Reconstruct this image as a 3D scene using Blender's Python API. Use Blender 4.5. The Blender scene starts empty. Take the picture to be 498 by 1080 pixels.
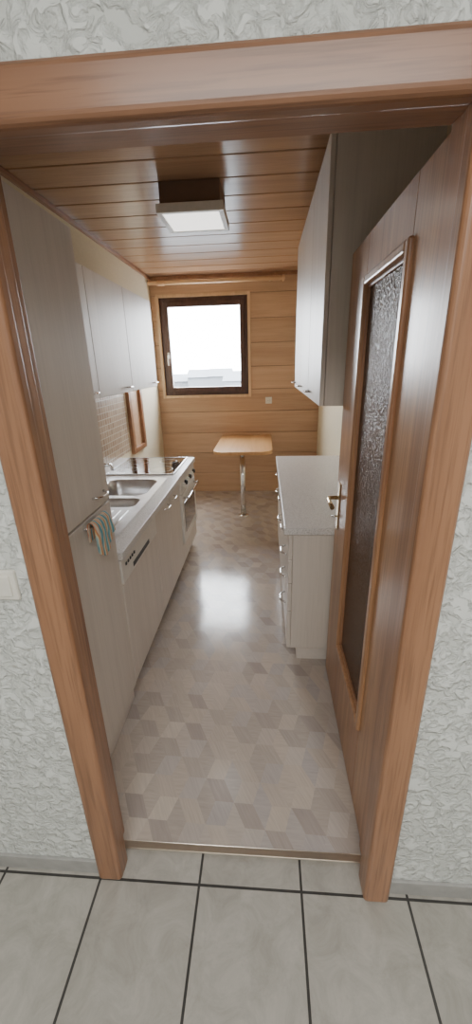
import bpy, bmesh, math, random
from mathutils import Vector, Matrix
random.seed(4)
S=bpy.context.scene
COL=S.collection
# ---------------- node helpers ----------------
def newmat(name):
    m=bpy.data.materials.new(name); m.use_nodes=True
    nt=m.node_tree; b=nt.nodes['Principled BSDF']
    return m,nt,b
def L(nt,a,b): nt.links.new(a,b)
def c3(c): return (c[0],c[1],c[2],1)
def srgb(r,g,b):
    f=lambda v:(v/255/12.92) if v/255<=0.04045 else ((v/255+0.055)/1.055)**2.4
    return (f(r),f(g),f(b))
def ramp(nt,stops,interp='LINEAR'):
    r=nt.nodes.new('ShaderNodeValToRGB'); r.color_ramp.interpolation=interp
    e=r.color_ramp.elements
    while len(e)<len(stops): e.new(0.5)
    for i,(p,c) in enumerate(stops):
        e[i].position=p; e[i].color=c3(c)
    return r
def coords(nt):
    return nt.nodes.new('ShaderNodeTexCoord').outputs['Object']
def mapping(nt,vec,scale=(1,1,1)):
    m=nt.nodes.new('ShaderNodeMapping'); m.inputs['Scale'].default_value=scale
    L(nt,vec,m.inputs['Vector']); return m.outputs['Vector']
def noise(nt,vec,scale,detail=4,rough=.5,dist=0):
    n=nt.nodes.new('ShaderNodeTexNoise'); n.inputs['Scale'].default_value=scale
    n.inputs['Detail'].default_value=detail; n.inputs['Roughness'].default_value=rough
    n.inputs['Distortion'].default_value=dist
    L(nt,vec,n.inputs['Vector']); return n.outputs['Fac']
def bump(nt,b,h,strength,dist=.002):
    n=nt.nodes.new('ShaderNodeBump'); n.inputs['Strength'].default_value=strength
    n.inputs['Distance'].default_value=dist
    L(nt,h,n.inputs['Height']); L(nt,n.outputs['Normal'],b.inputs['Normal']); return n
def mixc(nt,fac,a,b,mode='MIX'):
    m=nt.nodes.new('ShaderNodeMix'); m.data_type='RGBA'; m.blend_type=mode
    for s,v in ((m.inputs[0],fac),(m.inputs[6],a),(m.inputs[7],b)):
        if hasattr(v,'links'): L(nt,v,s)
        elif isinstance(v,(int,float)): s.default_value=v
        else: s.default_value=c3(v)
    return m.outputs[2]
def wood(name,c1,c2,axis,rough=.35,coat=.3,fine=.5,bmp=.12,sat=.87):
    m,nt,b=newmat(name)
    v=coords(nt)
    g=nt.nodes.new('ShaderNodeNewGeometry')
    off=nt.nodes.new('ShaderNodeVectorMath'); off.operation='MULTIPLY_ADD'
    comb=nt.nodes.new('ShaderNodeCombineXYZ')
    for i in range(3): L(nt,g.outputs['Random Per Island'],comb.inputs[i])
    L(nt,comb.outputs[0],off.inputs[0]); off.inputs[1].default_value=(7.3,5.1,9.7); L(nt,v,off.inputs[2])
    s=[12,12,12]; s[axis]=.7
    s2=[130,130,130]; s2[axis]=4
    n1=noise(nt,mapping(nt,off.outputs[0],s),1.0,5,.55,.8)
    n2=noise(nt,mapping(nt,off.outputs[0],s2),1.0,3,.6)
    r=ramp(nt,[(.3,c1),(.7,c2)]); L(nt,n1,r.inputs[0])
    dark=tuple(x*.62 for x in c1)
    r2=ramp(nt,[(.36,(1,1,1)),(.52,(0,0,0))]); L(nt,n2,r2.inputs[0])
    mm=nt.nodes.new('ShaderNodeMath'); mm.operation='MULTIPLY'; mm.inputs[1].default_value=fine; L(nt,r2.outputs[0],mm.inputs[0])
    col=mixc(nt,mm.outputs[0],r.outputs[0],dark)
    hv=nt.nodes.new('ShaderNodeHueSaturation'); hv.inputs['Saturation'].default_value=sat
    mr=nt.nodes.new('ShaderNodeMapRange'); mr.inputs[3].default_value=.95 if fine>.15 else .99; mr.inputs[4].default_value=1.09 if fine>.15 else 1.01
    L(nt,g.outputs['Random Per Island'],mr.inputs[0]); L(nt,mr.outputs[0],hv.inputs['Value']); L(nt,col,hv.inputs['Color'])
    L(nt,hv.outputs[0],b.inputs['Base Color'])
    b.inputs['Roughness'].default_value=rough
    b.inputs['Coat Weight'].default_value=coat; b.inputs['Coat Roughness'].default_value=.2
    bump(nt,b,n2,bmp,.001)
    return m
def plain(name,c,rough=.5,metal=0,var=.04,scale=30,coat=0,bmp=0):
    m,nt,b=newmat(name)
    n=noise(nt,coords(nt),scale,4)
    r=ramp(nt,[(.3,tuple(x*(1-var) for x in c)),(.7,tuple(min(1,x*(1+var)) for x in c))]); L(nt,n,r.inputs[0])
    L(nt,r.outputs[0],b.inputs['Base Color'])
    b.inputs['Roughness'].default_value=rough; b.inputs['Metallic'].default_value=metal
    b.inputs['Coat Weight'].default_value=coat
    if bmp: bump(nt,b,n,bmp,.001)
    return m
# ---------------- materials ----------------
ca,cb_=srgb(140,90,50),srgb(174,118,72)
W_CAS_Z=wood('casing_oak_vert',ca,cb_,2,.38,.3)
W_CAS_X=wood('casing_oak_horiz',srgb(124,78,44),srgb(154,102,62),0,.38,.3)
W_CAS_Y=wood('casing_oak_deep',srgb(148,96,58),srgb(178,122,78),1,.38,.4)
W_DOOR_Z=wood('door_oak_vert',srgb(158,102,56),srgb(192,138,84),2,.36,.25)
W_CEIL=wood('ceiling_board',srgb(172,130,92),srgb(194,152,112),0,.3,.35,.3)
W_WALL=wood('panel_board',srgb(190,146,106),srgb(208,168,126),0,.45,.15,.2)
W_TRIM=wood('light_trim',srgb(204,164,116),srgb(224,186,140),2,.4,.2,.2)
W_WIN=wood('window_brown',srgb(74,46,36),srgb(100,64,50),2,.35,.3,.3)
W_TABLE=wood('table_beech',srgb(206,154,98),srgb(226,178,124),1,.35,.3,.2,.12,1)
W_ROD=wood('rod_beech',srgb(214,168,116),srgb(232,190,140),0,.35,.3,.2)
W_DARK=plain('dark_gap',srgb(60,42,30),.8)
CAB=wood('cabinet_ash',srgb(216,206,195),srgb(226,216,205),2,.42,.0,.13,.06,1)
CABW=plain('cabinet_carcass',srgb(223,213,203),.5)
WHITE=plain('appliance_white',srgb(228,222,213),.35)
CREAM=plain('cream_wallpaint',srgb(232,222,196),.8,bmp=.15,scale=80)
STEEL=plain('brushed_steel',(.72,.72,.72),.28,1,.05)
CHROME=plain('chrome',(.75,.75,.75),.12,1,.02)
BRASS=plain('brass_nickel',(.62,.5,.32),.25,1,.05)
BLACK=plain('black_glass',(.012,.012,.014),.06,0,.02,coat=1)
DARKM=plain('dark_plastic',(.03,.03,.03),.4)
PLAST=plain('white_plastic',srgb(232,228,216),.35)
LAMPB=plain('lamp_brown',srgb(122,98,82),.45)
THR=plain('threshold_metal',srgb(200,188,170),.3,.85)
def plaster():
    m,nt,b=newmat('trowelled_plaster')
    v=coords(nt)
    n1=noise(nt,v,34,5,.55,1.2); n2=noise(nt,v,11,3,.5,2)
    a=nt.nodes.new('ShaderNodeMath'); a.operation='MULTIPLY_ADD'; L(nt,n2,a.inputs[0]); a.inputs[1].default_value=.6; L(nt,n1,a.inputs[2])
    r=ramp(nt,[(.68,(0,0,0)),(.90,(1,1,1))]); L(nt,a.outputs[0],r.inputs[0])
    cr=ramp(nt,[(.0,srgb(216,218,212)),(1,srgb(232,234,229))]); L(nt,r.outputs[0],cr.inputs[0])
    L(nt,cr.outputs[0],b.inputs['Base Color']); b.inputs['Roughness'].default_value=.7
    bump(nt,b,r.outputs[0],1.0,.005)
    return m
PLASTER=plaster()
def laminate():
    m,nt,b=newmat('counter_speckle')
    n=noise(nt,coords(nt),260,2,.6)
    r=ramp(nt,[(.36,srgb(184,180,176)),(.5,srgb(222,218,214)),(.7,srgb(234,231,228))]); L(nt,n,r.inputs[0])
    L(nt,r.outputs[0],b.inputs['Base Color']); b.inputs['Roughness'].default_value=.3
    return m
COUNTER=laminate()
def M(nt,op,a,b=None,c=None):
    n=nt.nodes.new('ShaderNodeMath'); n.operation=op
    for i,v in enumerate((a,b,c)):
        if v is None: continue
        if isinstance(v,(int,float)): n.inputs[i].default_value=v
        else: L(nt,v,n.inputs[i])
    return n.outputs[0]
def vinyl():
    m,nt,b=newmat('vinyl_diamond_parquet')
    v=coords(nt)
    side=.080; th=math.radians(-62)
    e1=Vector((math.cos(th),math.sin(th)))*side*1.25
    e2=Vector((math.cos(th+math.radians(60)),math.sin(th+math.radians(60))))*side*.92
    det=e1.x*e2.y-e1.y*e2.x
    ds=(e2.y/det,-e2.x/det,0); dt=(-e1.y/det,e1.x/det,0)
    def dot(d):
        n=nt.nodes.new('ShaderNodeVectorMath'); n.operation='DOT_PRODUCT'
        L(nt,v,n.inputs[0]); n.inputs[1].default_value=d; return n.outputs['Value']
    s=dot(ds); t=dot(dt)
    mI=M(nt,'FLOOR',s); nI=M(nt,'FLOOR',t); fs=M(nt,'FRACT',s); ft=M(nt,'FRACT',t)
    down=M(nt,'GREATER_THAN',M(nt,'ADD',fs,ft),1.0); up=M(nt,'SUBTRACT',1.0,down)
    c=M(nt,'FLOORED_MODULO',M(nt,'ADD',M(nt,'SUBTRACT',mI,nI),.5),3.0)
    c1=M(nt,'COMPARE',c,1.5,.2); c2=M(nt,'COMPARE',c,2.5,.2)
    dc1=M(nt,'MULTIPLY',down,c1); dc2=M(nt,'MULTIPLY',down,c2)
    t1=M(nt,'ADD',M(nt,'MULTIPLY',up,c2),dc1); t2=M(nt,'ADD',M(nt,'MULTIPLY',up,c1),dc2)
    typ=M(nt,'ADD',t1,M(nt,'MULTIPLY',t2,2.0))
    im=M(nt,'ADD',mI,dc1); inn=M(nt,'ADD',nI,dc2)
    cb=nt.nodes.new('ShaderNodeCombineXYZ'); L(nt,im,cb.inputs[0]); L(nt,inn,cb.inputs[1]); L(nt,typ,cb.inputs[2])
    wn=nt.nodes.new('ShaderNodeTexWhiteNoise'); wn.noise_dimensions='3D'; L(nt,cb.outputs[0],wn.inputs['Vector'])
    fac=M(nt,'ADD',M(nt,'MULTIPLY',wn.outputs['Value'],.6),M(nt,'MULTIPLY',typ,.2))
    r=ramp(nt,[(0,srgb(176,164,156)),(.3,srgb(188,176,165)),(.55,srgb(204,190,176)),(.75,srgb(188,179,174)),(1,srgb(210,197,183))])
    L(nt,fac,r.inputs[0])
    comb=nt.nodes.new('ShaderNodeCombineXYZ'); L(nt,M(nt,'MULTIPLY',s,M(nt,'MULTIPLY_ADD',t1,9.0,1.0)),comb.inputs[0]); L(nt,M(nt,'MULTIPLY',t,M(nt,'MULTIPLY_ADD',t1,-9.0,10.0)),comb.inputs[1]); L(nt,M(nt,'MULTIPLY',wn.outputs['Value'],20),comb.inputs[2])
    g=noise(nt,comb.outputs[0],1,3,.6)
    gr=ramp(nt,[(.3,(.86,.86,.86)),(.7,(1.0,1.0,1.0))]); L(nt,g,gr.inputs[0])
    col=mixc(nt,1.0,r.outputs[0],gr.outputs[0],'MULTIPLY')
    big=noise(nt,v,2.3,3,.5); br=ramp(nt,[(.3,(.92,.92,.92)),(.7,(1,1,1))]); L(nt,big,br.inputs[0])
    col=mixc(nt,1.0,col,br.outputs[0],'MULTIPLY')
    L(nt,col,b.inputs['Base Color'])
    b.inputs['IOR'].default_value=1.55
    sm=noise(nt,v,5,5,.6); rr=nt.nodes.new('ShaderNodeMapRange'); rr.inputs[3].default_value=.07; rr.inputs[4].default_value=.24; L(nt,sm,rr.inputs[0]); L(nt,rr.outputs[0],b.inputs['Roughness'])
    bump(nt,b,noise(nt,v,22,3,.6),.14,.002)
    return m
VINYL=vinyl()
def brick(name,c1,c2,mortar,w,h,ms,off=(0,0,0),swap=None,rough=.3,offset=0,lo=.84):
    m,nt,b=newmat(name); v=coords(nt)
    if swap:
        s=nt.nodes.new('ShaderNodeSeparateXYZ'); L(nt,v,s.inputs[0]); cc=nt.nodes.new('ShaderNodeCombineXYZ')
        for i,ax in enumerate(swap): L(nt,s.outputs[ax],cc.inputs[i])
        v=cc.outputs[0]
    mp=nt.nodes.new('ShaderNodeMapping'); mp.inputs['Location'].default_value=off; L(nt,v,mp.inputs[0])
    bk=nt.nodes.new('ShaderNodeTexBrick'); bk.offset=offset; bk.squash=1
    bk.inputs['Scale'].default_value=1; bk.inputs['Brick Width'].default_value=w; bk.inputs['Row Height'].default_value=h
    bk.inputs['Mortar Size'].default_value=ms; bk.inputs['Mortar Smooth'].default_value=.1
    bk.inputs['Color1'].default_value=c3(c1); bk.inputs['Color2'].default_value=c3(c2); bk.inputs['Mortar'].default_value=c3(mortar)
    L(nt,mp.outputs[0],bk.inputs['Vector'])
    n=noise(nt,coords(nt),9,8,.75,.8); r=ramp(nt,[(.35,(lo,lo,lo*.98)),(.65,(1,1,1))]); L(nt,n,r.inputs[0])
    col=mixc(nt,1.0,bk.outputs['Color'],r.outputs[0],'MULTIPLY'); L(nt,col,b.inputs['Base Color'])
    b.inputs['Roughness'].default_value=rough
    inv=M(nt,'SUBTRACT',1.0,bk.outputs['Fac']); bump(nt,b,inv,.5,.002)
    return m
TILE=brick('hall_floor_tile',srgb(180,175,166),srgb(188,183,174),srgb(72,70,68),.333,.333,.0042,(-.116,-.445,0),lo=.74)
BSPL=brick('small_wall_tile',srgb(206,184,158),srgb(178,150,126),srgb(232,228,218),.05,.05,.003,(0,0,0),(1,2,0))
BASET=plain('tile_skirting',srgb(170,168,164),.4,var=.08)
def ripple_glass():
    m,nt,b=newmat('structured_glass'); v=coords(nt)
    vo=nt.nodes.new('ShaderNodeTexVoronoi'); vo.inputs['Scale'].default_value=130; L(nt,mapping(nt,v,(1,1,.8)),vo.inputs['Vector'])
    n=noise(nt,mapping(nt,v,(1,1,.7)),95,3,.6,1.0)
    h=M(nt,'ADD',vo.outputs['Distance'],n)
    r=ramp(nt,[(.35,srgb(50,33,22)),(.65,srgb(100,72,52))]); L(nt,n,r.inputs[0]); L(nt,r.outputs[0],b.inputs['Base Color'])
    b.inputs['Roughness'].default_value=.22
    b.inputs['Transmission Weight'].default_value=.1; b.inputs['IOR'].default_value=1.45
    b.inputs['Specular Tint'].default_value=(1,.86,.74,1)
    bump(nt,b,h,.9,.005)
    return m
RGLASS=ripple_glass()
def clear_glass():
    m=bpy.data.materials.new('window_glass'); m.use_nodes=True; nt=m.node_tree; nt.nodes.clear()
    o=nt.nodes.new('ShaderNodeOutputMaterial'); mx=nt.nodes.new('ShaderNodeMixShader'); t=nt.nodes.new('ShaderNodeBsdfTransparent'); g=nt.nodes.new('ShaderNodeBsdfGlossy'); g.inputs['Roughness'].default_value=.02
    mx.inputs[0].default_value=.05; L(nt,t.outputs[0],mx.inputs[1]); L(nt,g.outputs[0],mx.inputs[2]); L(nt,mx.outputs[0],o.inputs[0]); return m
GLASS=clear_glass()
def diffuser():
    m,nt,b=newmat('lamp_diffuser'); b.inputs['Base Color'].default_value=c3((.85,.85,.82)); b.inputs['Roughness'].default_value=.5
    n=noise(nt,coords(nt),90,2); bump(nt,b,n,.3,.001)
    b.inputs['Emission Color'].default_value=(1,.97,.92,1); b.inputs['Emission Strength'].default_value=2.0
    return m
DIFF=diffuser()
def cloth():
    m,nt,b=newmat('striped_cloth'); v=coords(nt)
    w=nt.nodes.new('ShaderNodeTexWave'); w.inputs['Scale'].default_value=9; w.inputs['Distortion'].default_value=4; w.bands_direction='Y'; L(nt,v,w.inputs['Vector'])
    r=ramp(nt,[(0,srgb(84,150,165)),(.3,srgb(200,208,196)),(.5,srgb(222,190,130)),(.75,srgb(204,112,72)),(1,srgb(220,212,190))]); L(nt,w.outputs['Fac'],r.inputs[0])
    L(nt,r.outputs[0],b.inputs['Base Color']); b.inputs['Roughness'].default_value=.9; bump(nt,b,noise(nt,v,300,2),.3,.001); return m
CLOTH=cloth()

# ---------------- geometry helpers ----------------
def finish(name,me,mat,parent=None,bevel=0,smooth=False,seg=2):
    o=bpy.data.objects.new(name,me); COL.objects.link(o)
    if mat: me.materials.append(mat)
    if parent: o.parent=parent
    if smooth:
        for p in me.polygons: p.use_smooth=True
    if bevel:
        md=o.modifiers.new('bev','BEVEL'); md.width=bevel; md.segments=seg; md.limit_method='ANGLE'
    return o
def boxes(name,bl,mat,parent=None,bevel=0,seg=2):
    vs=[];fs=[]
    for (a,b) in bl:
        i=len(vs)
        x0,x1=sorted((a[0],b[0]));y0,y1=sorted((a[1],b[1]));z0,z1=sorted((a[2],b[2]))
        vs+=[(x0,y0,z0),(x1,y0,z0),(x1,y1,z0),(x0,y1,z0),(x0,y0,z1),(x1,y0,z1),(x1,y1,z1),(x0,y1,z1)]
        fs+=[tuple(i+k for k in f) for f in ((0,3,2,1),(4,5,6,7),(0,1,5,4),(1,2,6,5),(2,3,7,6),(3,0,4,7))]
    me=bpy.data.meshes.new(name); me.from_pydata(vs,[],fs); me.update()
    return finish(name,me,mat,parent,bevel,seg=seg)
def box(name,a,b,mat,parent=None,bevel=0,seg=2): return boxes(name,[(a,b)],mat,parent,bevel,seg)
def G(name):
    e=bpy.data.objects.new(name,None); e.empty_display_size=.1; COL.objects.link(e); return e
def tube(name,pts,r,mat,parent=None,n=12,closed=False):
    pts=[Vector(p) for p in pts]; bm=bmesh.new(); rings=[]
    rs=r if isinstance(r,(list,tuple)) else [r]*len(pts)
    t0=(pts[1]-pts[0]).normalized(); up=Vector((0,0,1)) if abs(t0.z)<.9 else Vector((1,0,0))
    u=t0.cross(up).normalized()
    for i,p in enumerate(pts):
        if i==0: t=pts[1]-pts[0]
        elif i==len(pts)-1: t=pts[-1]-pts[-2]
        else: t=(pts[i+1]-pts[i]).normalized()+(pts[i]-pts[i-1]).normalized()
        t.normalize(); u=(u-t*u.dot(t)).normalized(); w=t.cross(u)
        rings.append([bm.verts.new(p+(u*math.cos(2*math.pi*k/n)+w*math.sin(2*math.pi*k/n))*rs[i]) for k in range(n)])
    for a,b in zip(rings,rings[1:]):
        for k in range(n): bm.faces.new((a[k],a[(k+1)%n],b[(k+1)%n],b[k]))
    bm.faces.new(rings[0][::-1]); bm.faces.new(rings[-1])
    bmesh.ops.recalc_face_normals(bm,faces=bm.faces)
    me=bpy.data.meshes.new(name); bm.to_mesh(me); bm.free()
    for p in me.polygons: p.use_smooth=len(p.vertices)==4
    return finish(name,me,mat,parent)
def prism(name,poly,z0,z1,mat,parent=None,bevel=0):
    n=len(poly); vs=[(x,y,z0) for x,y in poly]+[(x,y,z1) for x,y in poly]
    fs=[tuple(range(n))[::-1],tuple(range(n,2*n))]+[(i,(i+1)%n,n+(i+1)%n,n+i) for i in range(n)]
    me=bpy.data.meshes.new(name); me.from_pydata(vs,[],fs); me.update()
    return finish(name,me,mat,parent,bevel)
def rrect(x0,y0,x1,y1,r,seg=6):
    out=[]
    for cx,cy,a0 in ((x1-r,y1-r,0),(x0+r,y1-r,90),(x0+r,y0+r,180),(x1-r,y0+r,270)):
        for k in range(seg+1):
            a=math.radians(a0+90*k/seg); out.append((cx+r*math.cos(a),cy+r*math.sin(a)))
    return out
def bow(name,p0,p1,out,mat,parent,r=.005):
    p0=Vector(p0);p1=Vector(p1);o=Vector(out)
    pts=[p0]
    for k in range(1,8):
        t=k/8; s=min(1,math.sin(math.pi*t)*1.5); pts.append(p0.lerp(p1,t)+o*s)
    pts.append(p1); return tube(name,pts,r,mat,parent,8)

# ---------------- constants ----------------
H=1.6; XL=-1.33; XR=.655; YB=5.08; YF=.90; ZC=2.55
XLi=XL+.001; XRi=XR-.0003
HF=.80
OX0,OX1,OZ=-.475,.308,1.958

# ---------------- room shell ----------------
box('floor_kitchen',(XL-.1,.875,-.05),(XR+.1,YB+.1,0),VINYL)
box('floor_hall',(-1.9,-2.2,-.05),(1.9,.875,0),TILE)
boxes('wall_doorway',[((-1.9,HF,0),(OX0-.06,YF,2.6)),((OX1+.08,HF,0),(1.9,YF,2.6)),((OX0-.06,HF,OZ+.06),(OX1+.08,YF,2.6))],PLASTER)
box('wall_hall_left',(-1.95,-2.2,0),(-1.9,.9,2.6),PLASTER)
box('wall_hall_right',(1.9,-2.2,0),(1.95,.9,2.6),PLASTER)
box('wall_hall_rear',(-1.95,-2.25,0),(1.95,-2.2,2.6),PLASTER)
box('ceiling_hall',(-1.95,-2.25,2.6),(1.95,.9,2.65),PLASTER)
box('wall_left',(XL-.1,YF,0),(XL,YB+.2,2.65),CREAM)
box('wall_right',(XR,YF,0),(XR+.1,YB+.2,2.65),CREAM)
WX0,WX1,WZ0,WZ1=-1.235,-.205,1.25,2.335
def ring(x0,x1,z0,z1,y0,y1,t):
    return [((x0,y0,z0),(x0+t,y1,z1)),((x1-t,y0,z0),(x1,y1,z1)),((x0+t,y0,z0),(x1-t,y1,z0+t)),((x0+t,y0,z1-t),(x1-t,y1,z1))]
bl=[]
z=0; bh=.262; g=.004
while z<ZC:
    za,zb=z,min(z+bh-g,ZC)
    if zb<=WZ0 or za>=WZ1: bl.append(((XL,YB,za),(XR,YB+.02,zb)))
    else:
        if za<WZ0: bl.append(((XL,YB,za),(XR,YB+.02,WZ0)))
        if zb>WZ1: bl.append(((XL,YB,WZ1),(XR,YB+.02,zb)))
        a2,b2=max(za,WZ0),min(zb,WZ1)
        bl.append(((XL,YB,a2),(WX0,YB+.02,b2))); bl.append(((WX1,YB,a2),(XR,YB+.02,b2)))
    z+=bh
wb=G('wall_back')
boxes('boards',bl,W_WALL,wb,.0015,1)
boxes('masonry',[((XL-.1,YB+.02,0),(WX0,YB+.26,2.65)),((WX1,YB+.02,0),(XR+.1,YB+.26,2.65)),((WX0,YB+.02,0),(WX1,YB+.26,WZ0)),((WX0,YB+.02,WZ1),(WX1,YB+.26,2.65))],W_DARK,wb)
cl=[]; y=YF; bw=.25
while y<YB:
    cl.append(((XL,y,ZC),(XR,min(y+bw-.012,YB),ZC+.02))); y+=bw
cg=G('ceiling')
boxes('boards',cl,W_CEIL,cg,.003,1)
box('backing',(XL-.1,YF,ZC+.012),(XR+.1,YB+.26,ZC+.1),W_DARK,cg)
boxes('trim_ceiling',[((XL,YF,ZC-.03),(XL+.025,YB,ZC)),((XR-.025,YF,ZC-.03),(XR,YB,ZC)),((XL,YB-.022,ZC-.035),(XR,YB,ZC))],W_CAS_Y,None,.004)

# door frame
df=G('door_frame')
cw=.08; ox0=OX0-cw; ox1=OX1+.078; ztop=OZ+.077
YR=.836
boxes('casing_left',[((ox0,.772,0),(OX0,.812,ztop))],W_CAS_Z,df,.012,4)
boxes('casing_right',[((OX1,.762,0),(ox1,.812,ztop))],W_CAS_Z,df,.012,4)
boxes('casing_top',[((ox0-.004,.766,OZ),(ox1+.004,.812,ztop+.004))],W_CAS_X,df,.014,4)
boxes('lining_left',[((OX0-.06,.80,0),(OX0-.001,YR,OZ+.05)),((OX0-.06,YR,0),(OX0-.042,.925,OZ+.05))],W_CAS_Z,df,.003)
boxes('lining_right',[((OX1+.001,.80,0),(OX1+.08,YR,OZ+.05)),((OX1+.022,YR,0),(OX1+.08,.925,OZ+.05))],W_CAS_Z,df,.003)
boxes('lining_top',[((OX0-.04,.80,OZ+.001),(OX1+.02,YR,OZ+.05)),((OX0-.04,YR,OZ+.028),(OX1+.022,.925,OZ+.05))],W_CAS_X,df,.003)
boxes('casing_kitchen',[((OX0-.11,.90,0),(OX0-.043,.918,OZ+.11)),((OX1+.07,.90,0),(OX1+.12,.918,OZ+.11)),((OX0-.043,.90,OZ+.03),(OX1+.07,.918,OZ+.11))],W_CAS_Z,df,.004)
box('trim_threshold',(OX0-.04,.866,0),(OX1+.02,.893,.006),THR,None,.003)

# door leaf
d=G('door_1')
DX0,DX1=.335,.375; DY0,DY1=.928,1.80; DZ0,DZ1=.008,1.985
gy0,gy1,gz0,gz1=1.09,1.53,.37,1.85
box('hinge_stile',(DX0,DY0,DZ0),(DX1,gy0,DZ1),W_DOOR_Z,d,.003)
box('lock_stile',(DX0,gy1,DZ0),(DX1,DY1,DZ1),W_DOOR_Z,d,.003)
box('bottom_rail',(DX0,gy0,DZ0),(DX1,gy1,gz0),W_DOOR_Z,d,.002)
box('top_rail',(DX0,gy0,gz1),(DX1,gy1,DZ1),W_DOOR_Z,d,.002)
def ringx(x0,x1,y0,y1,z0,z1,t):
    return [((x0,y0,z0),(x1,y0+t,z1)),((x0,y1-t,z0),(x1,y1,z1)),((x0,y0+t,z0),(x1,y1-t,z0+t)),((x0,y0+t,z1-t),(x1,y1-t,z1))]
boxes('glazing_bead',ringx(DX0-.012,DX1+.012,gy0-.012,gy1+.012,gz0-.012,gz1+.012,.03),W_DOOR_Z,d,.007,3)
boxes('glazing_bead_inner',ringx(DX0+.003,DX1-.003,gy0+.012,gy1-.012,gz0+.012,gz1-.012,.014),W_CAS_Z,d,.003,2)
box('glass',(DX0+.010,gy0+.012,gz0+.012),(DX0+.016,gy1-.012,gz1-.012),RGLASS,d)
for sx,s in ((DX0,-1),(DX1,1)):
    box('handle_plate',(sx,1.715,.87),(sx+s*.006,1.755,1.09),BRASS,d,.004)
    tube('lever',[(sx,1.735,1.02),(sx+s*.035,1.735,1.02),(sx+s*.048,1.728,1.02),(sx+s*.052,1.71,1.02),(sx+s*.052,1.66,1.018),(sx+s*.050,1.615,1.014)],[.010,.009,.0095,.0095,.009,.010],BRASS,d)
tube('key',[(DX0-.004,1.735,.93),(DX0-.03,1.735,.93)],[.005,.004],CHROME,d)

boxes('baseboard_hall',[((-1.9,.79,0),(ox0,HF,.06)),((ox1,.79,0),(1.9,HF,.06))],BASET,None,.002)
sw=G('light_switch')
box('frame',(-.676,.788,1.075),(-.596,.800,1.155),PLAST,sw,.004)
box('rocker',(-.664,.783,1.087),(-.608,.79,1.143),PLAST,sw,.003)

# ---------------- window ----------------
w=G('window_1')
boxes('outer_frame',ring(WX0,WX1,WZ0,WZ1,YB+.03,YB+.10,.05),W_WIN,w,.004)
boxes('sash',ring(WX0+.04,WX1-.04,WZ0+.04,WZ1-.04,YB+.015,YB+.08,.055),W_WIN,w,.006,3)
box('pane',(WX0+.09,YB+.05,WZ0+.09),(WX1-.09,YB+.056,WZ1-.09),GLASS,w)
box('handle_base',(WX0+.055,YB+.003,1.68),(WX0+.08,YB+.016,1.75),PLAST,w,.003)
tube('handle_lever',[(WX0+.068,YB+.01,1.715),(WX0+.068,YB-.035,1.715),(WX0+.068,YB-.04,1.70),(WX0+.068,YB-.04,1.60)],.009,PLAST,w)
boxes('trim_window',ring(WX0-.035,WX1+.035,WZ0-.035,WZ1+.035,YB-.014,YB,.035),W_TRIM,None,.003)
boxes('sill_outer',[((WX0-.02,YB+.1,WZ0-.03),(WX1+.02,YB+.34,WZ0+.005))],STEEL,w)
r=G('curtain_rod')
rz=ZC-.085; ry=YB-.12
tube('rod',[(XL+.02,ry,rz),(.15,ry,rz)],.021,W_ROD,r)
tube('finial',[(.15,ry,rz),(.16,ry,rz),(.17,ry,rz),(.19,ry,rz),(.21,ry,rz),(.22,ry,rz)],[.028,.028,.014,.036,.032,.004],W_ROD,r,16)
for k in range(11): 
    x=.14-.014*k if k<5 else XL+.06+.014*k
    tube('ring',[(x-.003,ry,rz),(x+.003,ry,rz)],.030,W_ROD,r,14)
for x in (-1.15,.05): tube('bracket',[(x,YB,rz),(x,ry,rz)],.009,W_ROD,r,10)

# exterior
ho=G('distant_houses')
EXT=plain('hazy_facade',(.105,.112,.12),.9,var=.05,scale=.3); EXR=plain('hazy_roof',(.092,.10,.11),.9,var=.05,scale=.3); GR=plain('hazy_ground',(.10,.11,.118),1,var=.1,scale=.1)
random.seed(2)
for i in range(22):
    x=-44+i*3.6+random.uniform(-1,1); yy=60+random.uniform(-8,12); ww=random.uniform(2.8,4.2); hh=random.uniform(.2,1.2)-1.4
    box('facade',(x-ww/2,yy,-9),(x+ww/2,yy+6,hh),EXT,ho)
    vs=[(x-ww/2-.3,yy-.3,hh),(x+ww/2+.3,yy-.3,hh),(x+ww/2+.3,yy+6.3,hh),(x-ww/2-.3,yy+6.3,hh),(x-ww/2-.3,yy+3,hh+1.2),(x+ww/2+.3,yy+3,hh+1.2)]
    me=bpy.data.meshes.new('roof'); me.from_pydata(vs,[],[(0,1,5,4),(2,3,4,5),(0,4,3),(1,2,5),(0,3,2,1)]); finish('roof',me,EXR,ho)
box('ground_outside',(-150,12,-9.5),(150,250,-9),GR)

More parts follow.
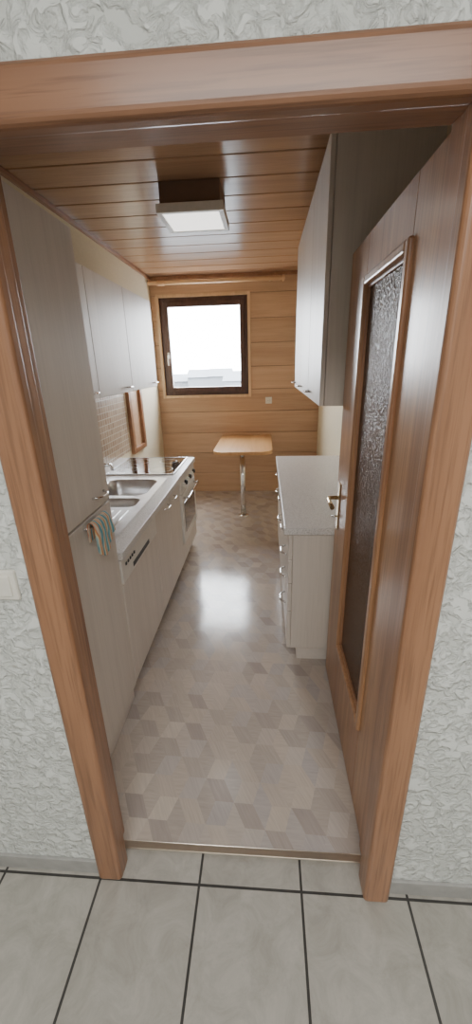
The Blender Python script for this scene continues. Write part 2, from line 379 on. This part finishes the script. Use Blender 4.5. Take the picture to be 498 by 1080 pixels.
# ---------------- left kitchen run ----------------
XF=-.655
t=G('tall_cabinet')
TY0,TY1=.925,1.545
box('carcass',(XLi,TY0,.0),(XF-.025,TY1,2.04),CABW,t,.002)
box('lower_door',(XF-.022,TY0+.003,.09),(XF,TY1-.002,1.075),CAB,t,.003)
box('upper_door',(XF-.022,TY0+.003,1.083),(XF,TY1-.002,2.045),CAB,t,.003)
box('plinth',(XF-.06,TY0,0),(XF-.02,TY1,.085),CABW,t)
bow('upper_handle',(XF,1.38,1.135),(XF,1.49,1.135),(.03,0,0),CHROME,t)
bow('lower_handle',(XF,1.27,1.055),(XF,1.41,1.055),(.03,0,0),CHROME,t)
bm=bmesh.new(); nu,nv=20,20; vv=[]
hz=1.068
for i in range(nu):
    row=[]
    for j in range(nv):
        u=i/(nu-1); v=j/(nv-1)
        if v<.3: xx=XF+.018; zz=hz-(.3-v)*.22
        elif v<.5: a=math.pi*(v-.3)/.2; xx=XF+.030-.012*math.cos(a); zz=hz+.012*math.sin(a)
        else: xx=XF+.042+.02*(v-.5); zz=hz-(v-.5)*(.20+.06*math.sin(u*5))
        fold=.006*math.sin(u*16)*(1 if v>.5 else .3)
        yy=1.268+.135*u+(.07*(u-.4)*(v-.5) if v>.5 else 0)
        row.append(bm.verts.new((xx+abs(fold)*1.8,yy,zz)))
    vv.append(row)
for i in range(nu-1):
    for j in range(nv-1): bm.faces.new((vv[i][j],vv[i+1][j],vv[i+1][j+1],vv[i][j+1]))
me=bpy.data.meshes.new('dish_towel'); bm.to_mesh(me); bm.free()
o=finish('dish_towel',me,CLOTH,None,smooth=True); sd=o.modifiers.new('s','SOLIDIFY'); sd.thickness=.003; sb=o.modifiers.new('ss','SUBSURF'); sb.levels=1; sb.render_levels=1

CZ=.825; CY1=3.46
BX=XF
dw=G('dishwasher')
box('body',(XLi,1.55,.05),(BX-.022,2.148,CZ-.04),CABW,dw)
box('door_panel',(BX-.022,1.552,.10),(BX,2.148,.655),CAB,dw,.003)
box('control_strip',(BX-.022,1.552,.66),(BX+.006,2.148,.78),WHITE,dw,.004)
box('grip_recess',(BX-.002,1.70,.675),(BX+.008,1.98,.70),DARKM,dw,.002)
boxes('buttons',[((BX+.004,1.60+.03*k,.735),(BX+.010,1.615+.03*k,.748)) for k in range(5)],DARKM,dw,.001)
box('plinth',(BX-.07,1.55,0),(BX-.05,2.148,.1),CABW,dw)
sbx=G('sink_base_cabinet')
box('carcass',(XLi,2.153,.0),(BX-.075,2.845,.10),CABW,sbx)
boxes('sides',[((XLi,2.153,.1),(BX-.022,2.17,CZ-.04)),((XLi,2.83,.1),(BX-.022,2.845,CZ-.04)),((XLi,2.17,.1),(XL+.03,2.83,CZ-.04))],CABW,sbx)
box('door_near',(BX-.022,2.155,.10),(BX,2.498,.78),CAB,sbx,.003)
box('door_far',(BX-.022,2.502,.10),(BX,2.845,.78),CAB,sbx,.003)
bow('handle_near',(BX,2.35,.735),(BX,2.46,.735),(.03,0,0),CHROME,sbx)
bow('handle_far',(BX,2.54,.735),(BX,2.65,.735),(.03,0,0),CHROME,sbx)
ov=G('built_in_oven')
box('body',(XLi,2.85,.08),(BX-.022,3.45,CZ-.04),CABW,ov)
box('plinth',(BX-.07,2.85,0),(BX-.05,3.45,.1),CABW,ov)
box('drawer_front',(BX-.022,2.852,.10),(BX,3.448,.25),CAB,ov,.003)
box('oven_door',(BX-.022,2.86,.255),(BX+.014,3.44,.66),WHITE,ov,.005)
box('oven_glass',(BX+.012,2.93,.33),(BX+.017,3.37,.58),BLACK,ov,.002)
box('control_panel',(BX-.022,2.86,.665),(BX+.012,3.44,.785),WHITE,ov,.004)
for k in range(6): tube('knob',[(BX+.012,2.93+.088*k,.725),(BX+.03,2.93+.088*k,.725),(BX+.034,2.93+.088*k,.725)],[.02,.018,.014],DARKM if k%2 else PLAST,ov,14)
tube('door_rail',[(BX+.014,2.92,.625),(BX+.05,2.92,.625),(BX+.055,2.93,.625),(BX+.055,3.37,.625),(BX+.05,3.38,.625),(BX+.014,3.38,.625)],.009,CHROME,ov)
ct=G('countertop_left')
sx0,sx1,sy0,sy1=-1.17,-.73,1.72,2.78
boxes('top',[((XLi,1.547,CZ-.038),(BX+.02,sy0,CZ)),((XLi,sy1,CZ-.038),(BX+.02,CY1+.02,CZ)),((XLi,sy0,CZ-.038),(sx0,sy1,CZ)),((sx1,sy0,CZ-.038),(BX+.02,sy1,CZ))],COUNTER,ct,.002)
sk=G('kitchen_sink')
def bowl(name,x0,y0,x1,y1,depth,par,r=.06):
    bm=bmesh.new(); loops=[]
    for (ins,zz) in ((0,CZ+.003),(.008,CZ-.004),(.014,CZ-depth*.5),(.022,CZ-depth+.02),(.05,CZ-depth)):
        loops.append([bm.verts.new((x,y,zz)) for x,y in rrect(x0+ins,y0+ins,x1-ins,y1-ins,max(r-ins*.3,.01))])
    for a,b in zip(loops,loops[1:]):
        n=len(a)
        for k in range(n): bm.faces.new((a[k],a[(k+1)%n],b[(k+1)%n],b[k]))
    bm.faces.new(loops[-1])
    me=bpy.data.meshes.new(name); bm.to_mesh(me); bm.free()
    return finish(name,me,STEEL,par,smooth=True)
b1=(-1.13,2.36,-.77,2.74); b2=(-1.13,2.14,-.77,2.31)
bowl('main_bowl',b1[0],b1[1],b1[2],b1[3],.16,sk,.07)
bowl('small_bowl',b2[0],b2[1],b2[2],b2[3],.09,sk,.05)
def flatface(outer,holes,zz):
    bm=bmesh.new(); es=[]
    for lp in [outer]+holes:
        vs=[bm.verts.new((x,y,zz)) for x,y in lp]
        for k in range(len(vs)): es.append(bm.edges.new((vs[k],vs[(k+1)%len(vs)])))
    bmesh.ops.triangle_fill(bm,use_beauty=True,edges=es,use_dissolve=False)
    bmesh.ops.recalc_face_normals(bm,faces=bm.faces)
    return bm
bm=flatface(rrect(sx0-.012,sy0-.012,sx1+.012,sy1+.012,.04),[rrect(*b1,.07),rrect(*b2,.05)],CZ+.003)
me=bpy.data.meshes.new('deck'); bm.to_mesh(me); bm.free(); finish('deck',me,STEEL,sk)
for k in range(8): tube('drain_rib',[(-1.10+.045*k,1.78,CZ+.004),(-1.10+.045*k,2.08,CZ+.004)],.004,STEEL,sk,8)
tube('drain',[(-.95,2.55,CZ-.162),(-.95,2.55,CZ-.156)],.035,CHROME,sk,20)
f=G('kitchen_faucet')
tube('column',[(-1.22,2.42,CZ),(-1.22,2.42,CZ+.10),(-1.22,2.42,CZ+.13)],[.026,.022,.018],CHROME,f)
tube('spout',[(-1.22,2.42,CZ+.09),(-1.16,2.43,CZ+.16),(-1.08,2.45,CZ+.19),(-1.01,2.47,CZ+.175),(-1.0,2.475,CZ+.14)],.012,CHROME,f)
tube('lever',[(-1.22,2.42,CZ+.13),(-1.22,2.38,CZ+.17),(-1.215,2.33,CZ+.18)],[.014,.009,.008],CHROME,f)
tube('bottle',[(-1.24,2.62,CZ+.001),(-1.24,2.62,CZ+.11),(-1.24,2.62,CZ+.13),(-1.24,2.62,CZ+.16)],[.03,.03,.012,.012],DARKM,G('dish_soap_bottle'))
ck=G('ceramic_cooktop')
prism('glass_plate',rrect(-1.22,2.88,-.70,3.44,.02),CZ+.0005,CZ+.007,BLACK,ck,.001)
boxes('steel_rim',[((-1.228,2.872,CZ+.0005),(-.692,2.882,CZ+.009)),((-1.228,3.438,CZ+.0005),(-.692,3.448,CZ+.009)),((-1.228,2.882,CZ+.0005),(-1.218,3.438,CZ+.009)),((-.702,2.882,CZ+.0005),(-.692,3.438,CZ+.009))],STEEL,ck)
def annulus(name,cx,cy,r0,r1,zz,mat,par):
    n=40; vs=[];fs=[]
    for k in range(n):
        a=2*math.pi*k/n; vs+=[(cx+r0*math.cos(a),cy+r0*math.sin(a),zz),(cx+r1*math.cos(a),cy+r1*math.sin(a),zz)]
    for k in range(n):
        j=(k+1)%n; fs.append((2*k,2*k+1,2*j+1,2*j))
    me=bpy.data.meshes.new(name); me.from_pydata(vs,[],fs); return finish(name,me,mat,par)
for cx,cy,rr in ((-1.09,3.02,.075),(-.83,3.02,.095),(-1.09,3.29,.095),(-.83,3.29,.075)):
    annulus('burner_ring',cx,cy,rr-.004,rr,CZ+.0075,PLAST,ck)
u=G('upper_cabinet_left')
UX=-.985; uz0,uz1=1.43,2.12; UY=[1.60,2.05,2.40,3.03,3.74]
box('carcass',(XLi,1.60,uz0),(UX-.022,3.74,uz1),CABW,u,.002)
for a,b in zip(UY,UY[1:]):
    box('door',(UX-.02,a+.002,uz0),(UX,b-.002,uz1),CAB,u,.003)
    bow('handle',(UX,b-.17,uz0+.035),(UX,b-.05,uz0+.035),(.028,0,0),CHROME,u)
box('tile_backsplash',(XL+.0005,1.547,CZ+.001),(XL+.0035,3.80,1.428),BSPL)
nf=G('serving_hatch')
box('panel',(XL,3.90,.83),(XL+.006,4.22,1.50),W_WALL,nf)
boxes('frame',[((XL,3.83,.78),(XL+.035,3.90,1.56)),((XL,4.20,.78),(XL+.035,4.26,1.56)),((XL,3.90,1.50),(XL+.035,4.20,1.56)),((XL,3.90,.78),(XL+.035,4.20,.83))],W_CAS_Z,nf,.004)

# ---------------- right run ----------------
RX=.118; RY0,RY1=1.845,3.48
rb=G('base_cabinet_right')
box('carcass',(RX+.022,RY0,.09),(XRi,RY1,CZ-.038),CAB,rb,.002)
box('plinth',(RX+.06,RY0+.02,0),(XRi,RY1-.01,.092),CABW,rb)
ys=[RY0,2.25,2.85,RY1]
def drawer(a,b,z0,z1):
    box('front',(RX,a+.002,z0),(RX+.021,b-.002,z1),CAB,rb,.003)
    bow('handle',(RX,(a+b)/2-.06,z1-.035),(RX,(a+b)/2+.06,z1-.035),(-.03,0,0),CHROME,rb)
for z0,z1 in ((.09,.33),(.333,.50),(.503,.64),(.643,.782)): drawer(ys[0],ys[1],z0,z1)
for z0,z1 in ((.09,.64),(.643,.782)): drawer(ys[1],ys[2],z0,z1); drawer(ys[2],ys[3],z0,z1)
box('countertop_right',(RX-.025,RY0-.012,CZ-.038),(XRi,RY1+.01,CZ),COUNTER,None,.006,3)
ur=G('upper_cabinet_right')
VX=.243; vz0,vz1=1.41,2.40; VY=[1.87,2.40,2.94,3.48]
box('carcass',(VX+.022,1.87,vz0),(XRi,3.48,vz1),CAB,ur,.002)
for a,b in zip(VY,VY[1:]):
    box('door',(VX,a+.002,vz0),(VX+.02,b-.002,vz1),CAB,ur,.003)
    bow('handle',(VX,b-.17,vz0+.04),(VX,b-.05,vz0+.04),(-.028,0,0),CHROME,ur)

# ---------------- table ----------------
tb=G('wall_mounted_bar_table')
x0,x1,y0,rr=-.55,.075,4.02,.12
poly=[(x1,YB-.002),(x0,YB-.002)]
for k in range(9):
    a=math.radians(180+90*k/8); poly.append((x0+rr+rr*math.cos(a),y0+rr+rr*math.sin(a)))
for k in range(9):
    a=math.radians(270+90*k/8); poly.append((x1-rr+rr*math.cos(a),y0+rr+rr*math.sin(a)))
prism('top',poly,.715,.752,W_TABLE,tb,.006)
tube('post',[(-.245,4.16,.0),(-.245,4.16,.715)],.028,CHROME,tb,20)
tube('foot_flange',[(-.245,4.16,.0),(-.245,4.16,.010),(-.245,4.16,.016)],[.06,.058,.03],CHROME,tb,24)
tube('top_flange',[(-.245,4.16,.700),(-.245,4.16,.714)],[.035,.055],CHROME,tb,24)
oc=G('wall_outlet')
box('plate',(.0,YB-.010,1.13),(.08,YB,1.21),PLAST,oc,.004)
tube('socket',[(.04,YB-.008,1.17),(.04,YB-.013,1.17)],[.024,.022],PLAST,oc,20)
boxes('pin_holes',[((.028,YB-.0145,1.167),(.033,YB-.0125,1.173)),((.047,YB-.0145,1.167),(.052,YB-.0125,1.173))],DARKM,oc)
lp=G('ceiling_lamp')
lx0,lx1,ly0,ly1=-.61,-.23,2.62,3.0
box('mount',(lx0+.02,ly0+.02,ZC-.11),(lx1-.02,ly1-.02,ZC),LAMPB,lp,.004)
boxes('rim',[((lx0,ly0,ZC-.15),(lx1,ly0+.03,ZC-.105)),((lx0,ly1-.03,ZC-.15),(lx1,ly1,ZC-.105)),((lx0,ly0+.03,ZC-.15),(lx0+.03,ly1-.03,ZC-.105)),((lx1-.03,ly0+.03,ZC-.15),(lx1,ly1-.03,ZC-.105))],PLAST,lp,.003)
box('diffuser',(lx0+.03,ly0+.03,ZC-.147),(lx1-.03,ly1-.03,ZC-.112),DIFF,lp)

# ---------------- lights ----------------
wd=bpy.data.worlds.new('World'); S.world=wd; wd.use_nodes=True; nt=wd.node_tree
bg=nt.nodes['Background']; bg.inputs['Color'].default_value=(.90,.95,1,1); bg.inputs['Strength'].default_value=36
def area(name,loc,rot,sx,sy,e,col=(1,1,1),portal=False):
    l=bpy.data.lights.new(name,'AREA'); l.shape='RECTANGLE'; l.size=sx; l.size_y=sy; l.energy=e; l.color=col
    o=bpy.data.objects.new(name,l); COL.objects.link(o); o.location=loc; o.rotation_euler=rot
    if portal: l.cycles.is_portal=True
    return o
area('window_portal',((WX0+WX1)/2,YB+.27,(WZ0+WZ1)/2),(math.radians(-90),0,0),1.03,1.08,10,(1,1,1),True)
area('hall_fill_area',(.1,-.9,2.58),(0,0,0),1.4,1.2,59,(1,.99,.98))  # unseen area light added to brighten the hall, not a known fixture

# ---------------- camera ----------------
cam=bpy.data.cameras.new('camera'); co=bpy.data.objects.new('camera',cam); COL.objects.link(co); S.camera=co
cam.sensor_fit='VERTICAL'; cam.sensor_height=36; cam.lens=36*418/1080; cam.clip_start=.02; cam.clip_end=500
Yw=Vector((31,157,-418)).normalized(); Zw=-Vector((31,-1120,-418)).normalized()
Zw=(Zw-Yw*Zw.dot(Yw)).normalized(); Xw=Yw.cross(Zw)
R=Matrix((Xw,Yw,Zw))
co.matrix_world=Matrix.Translation((0,0,H))@R.to_4x4()
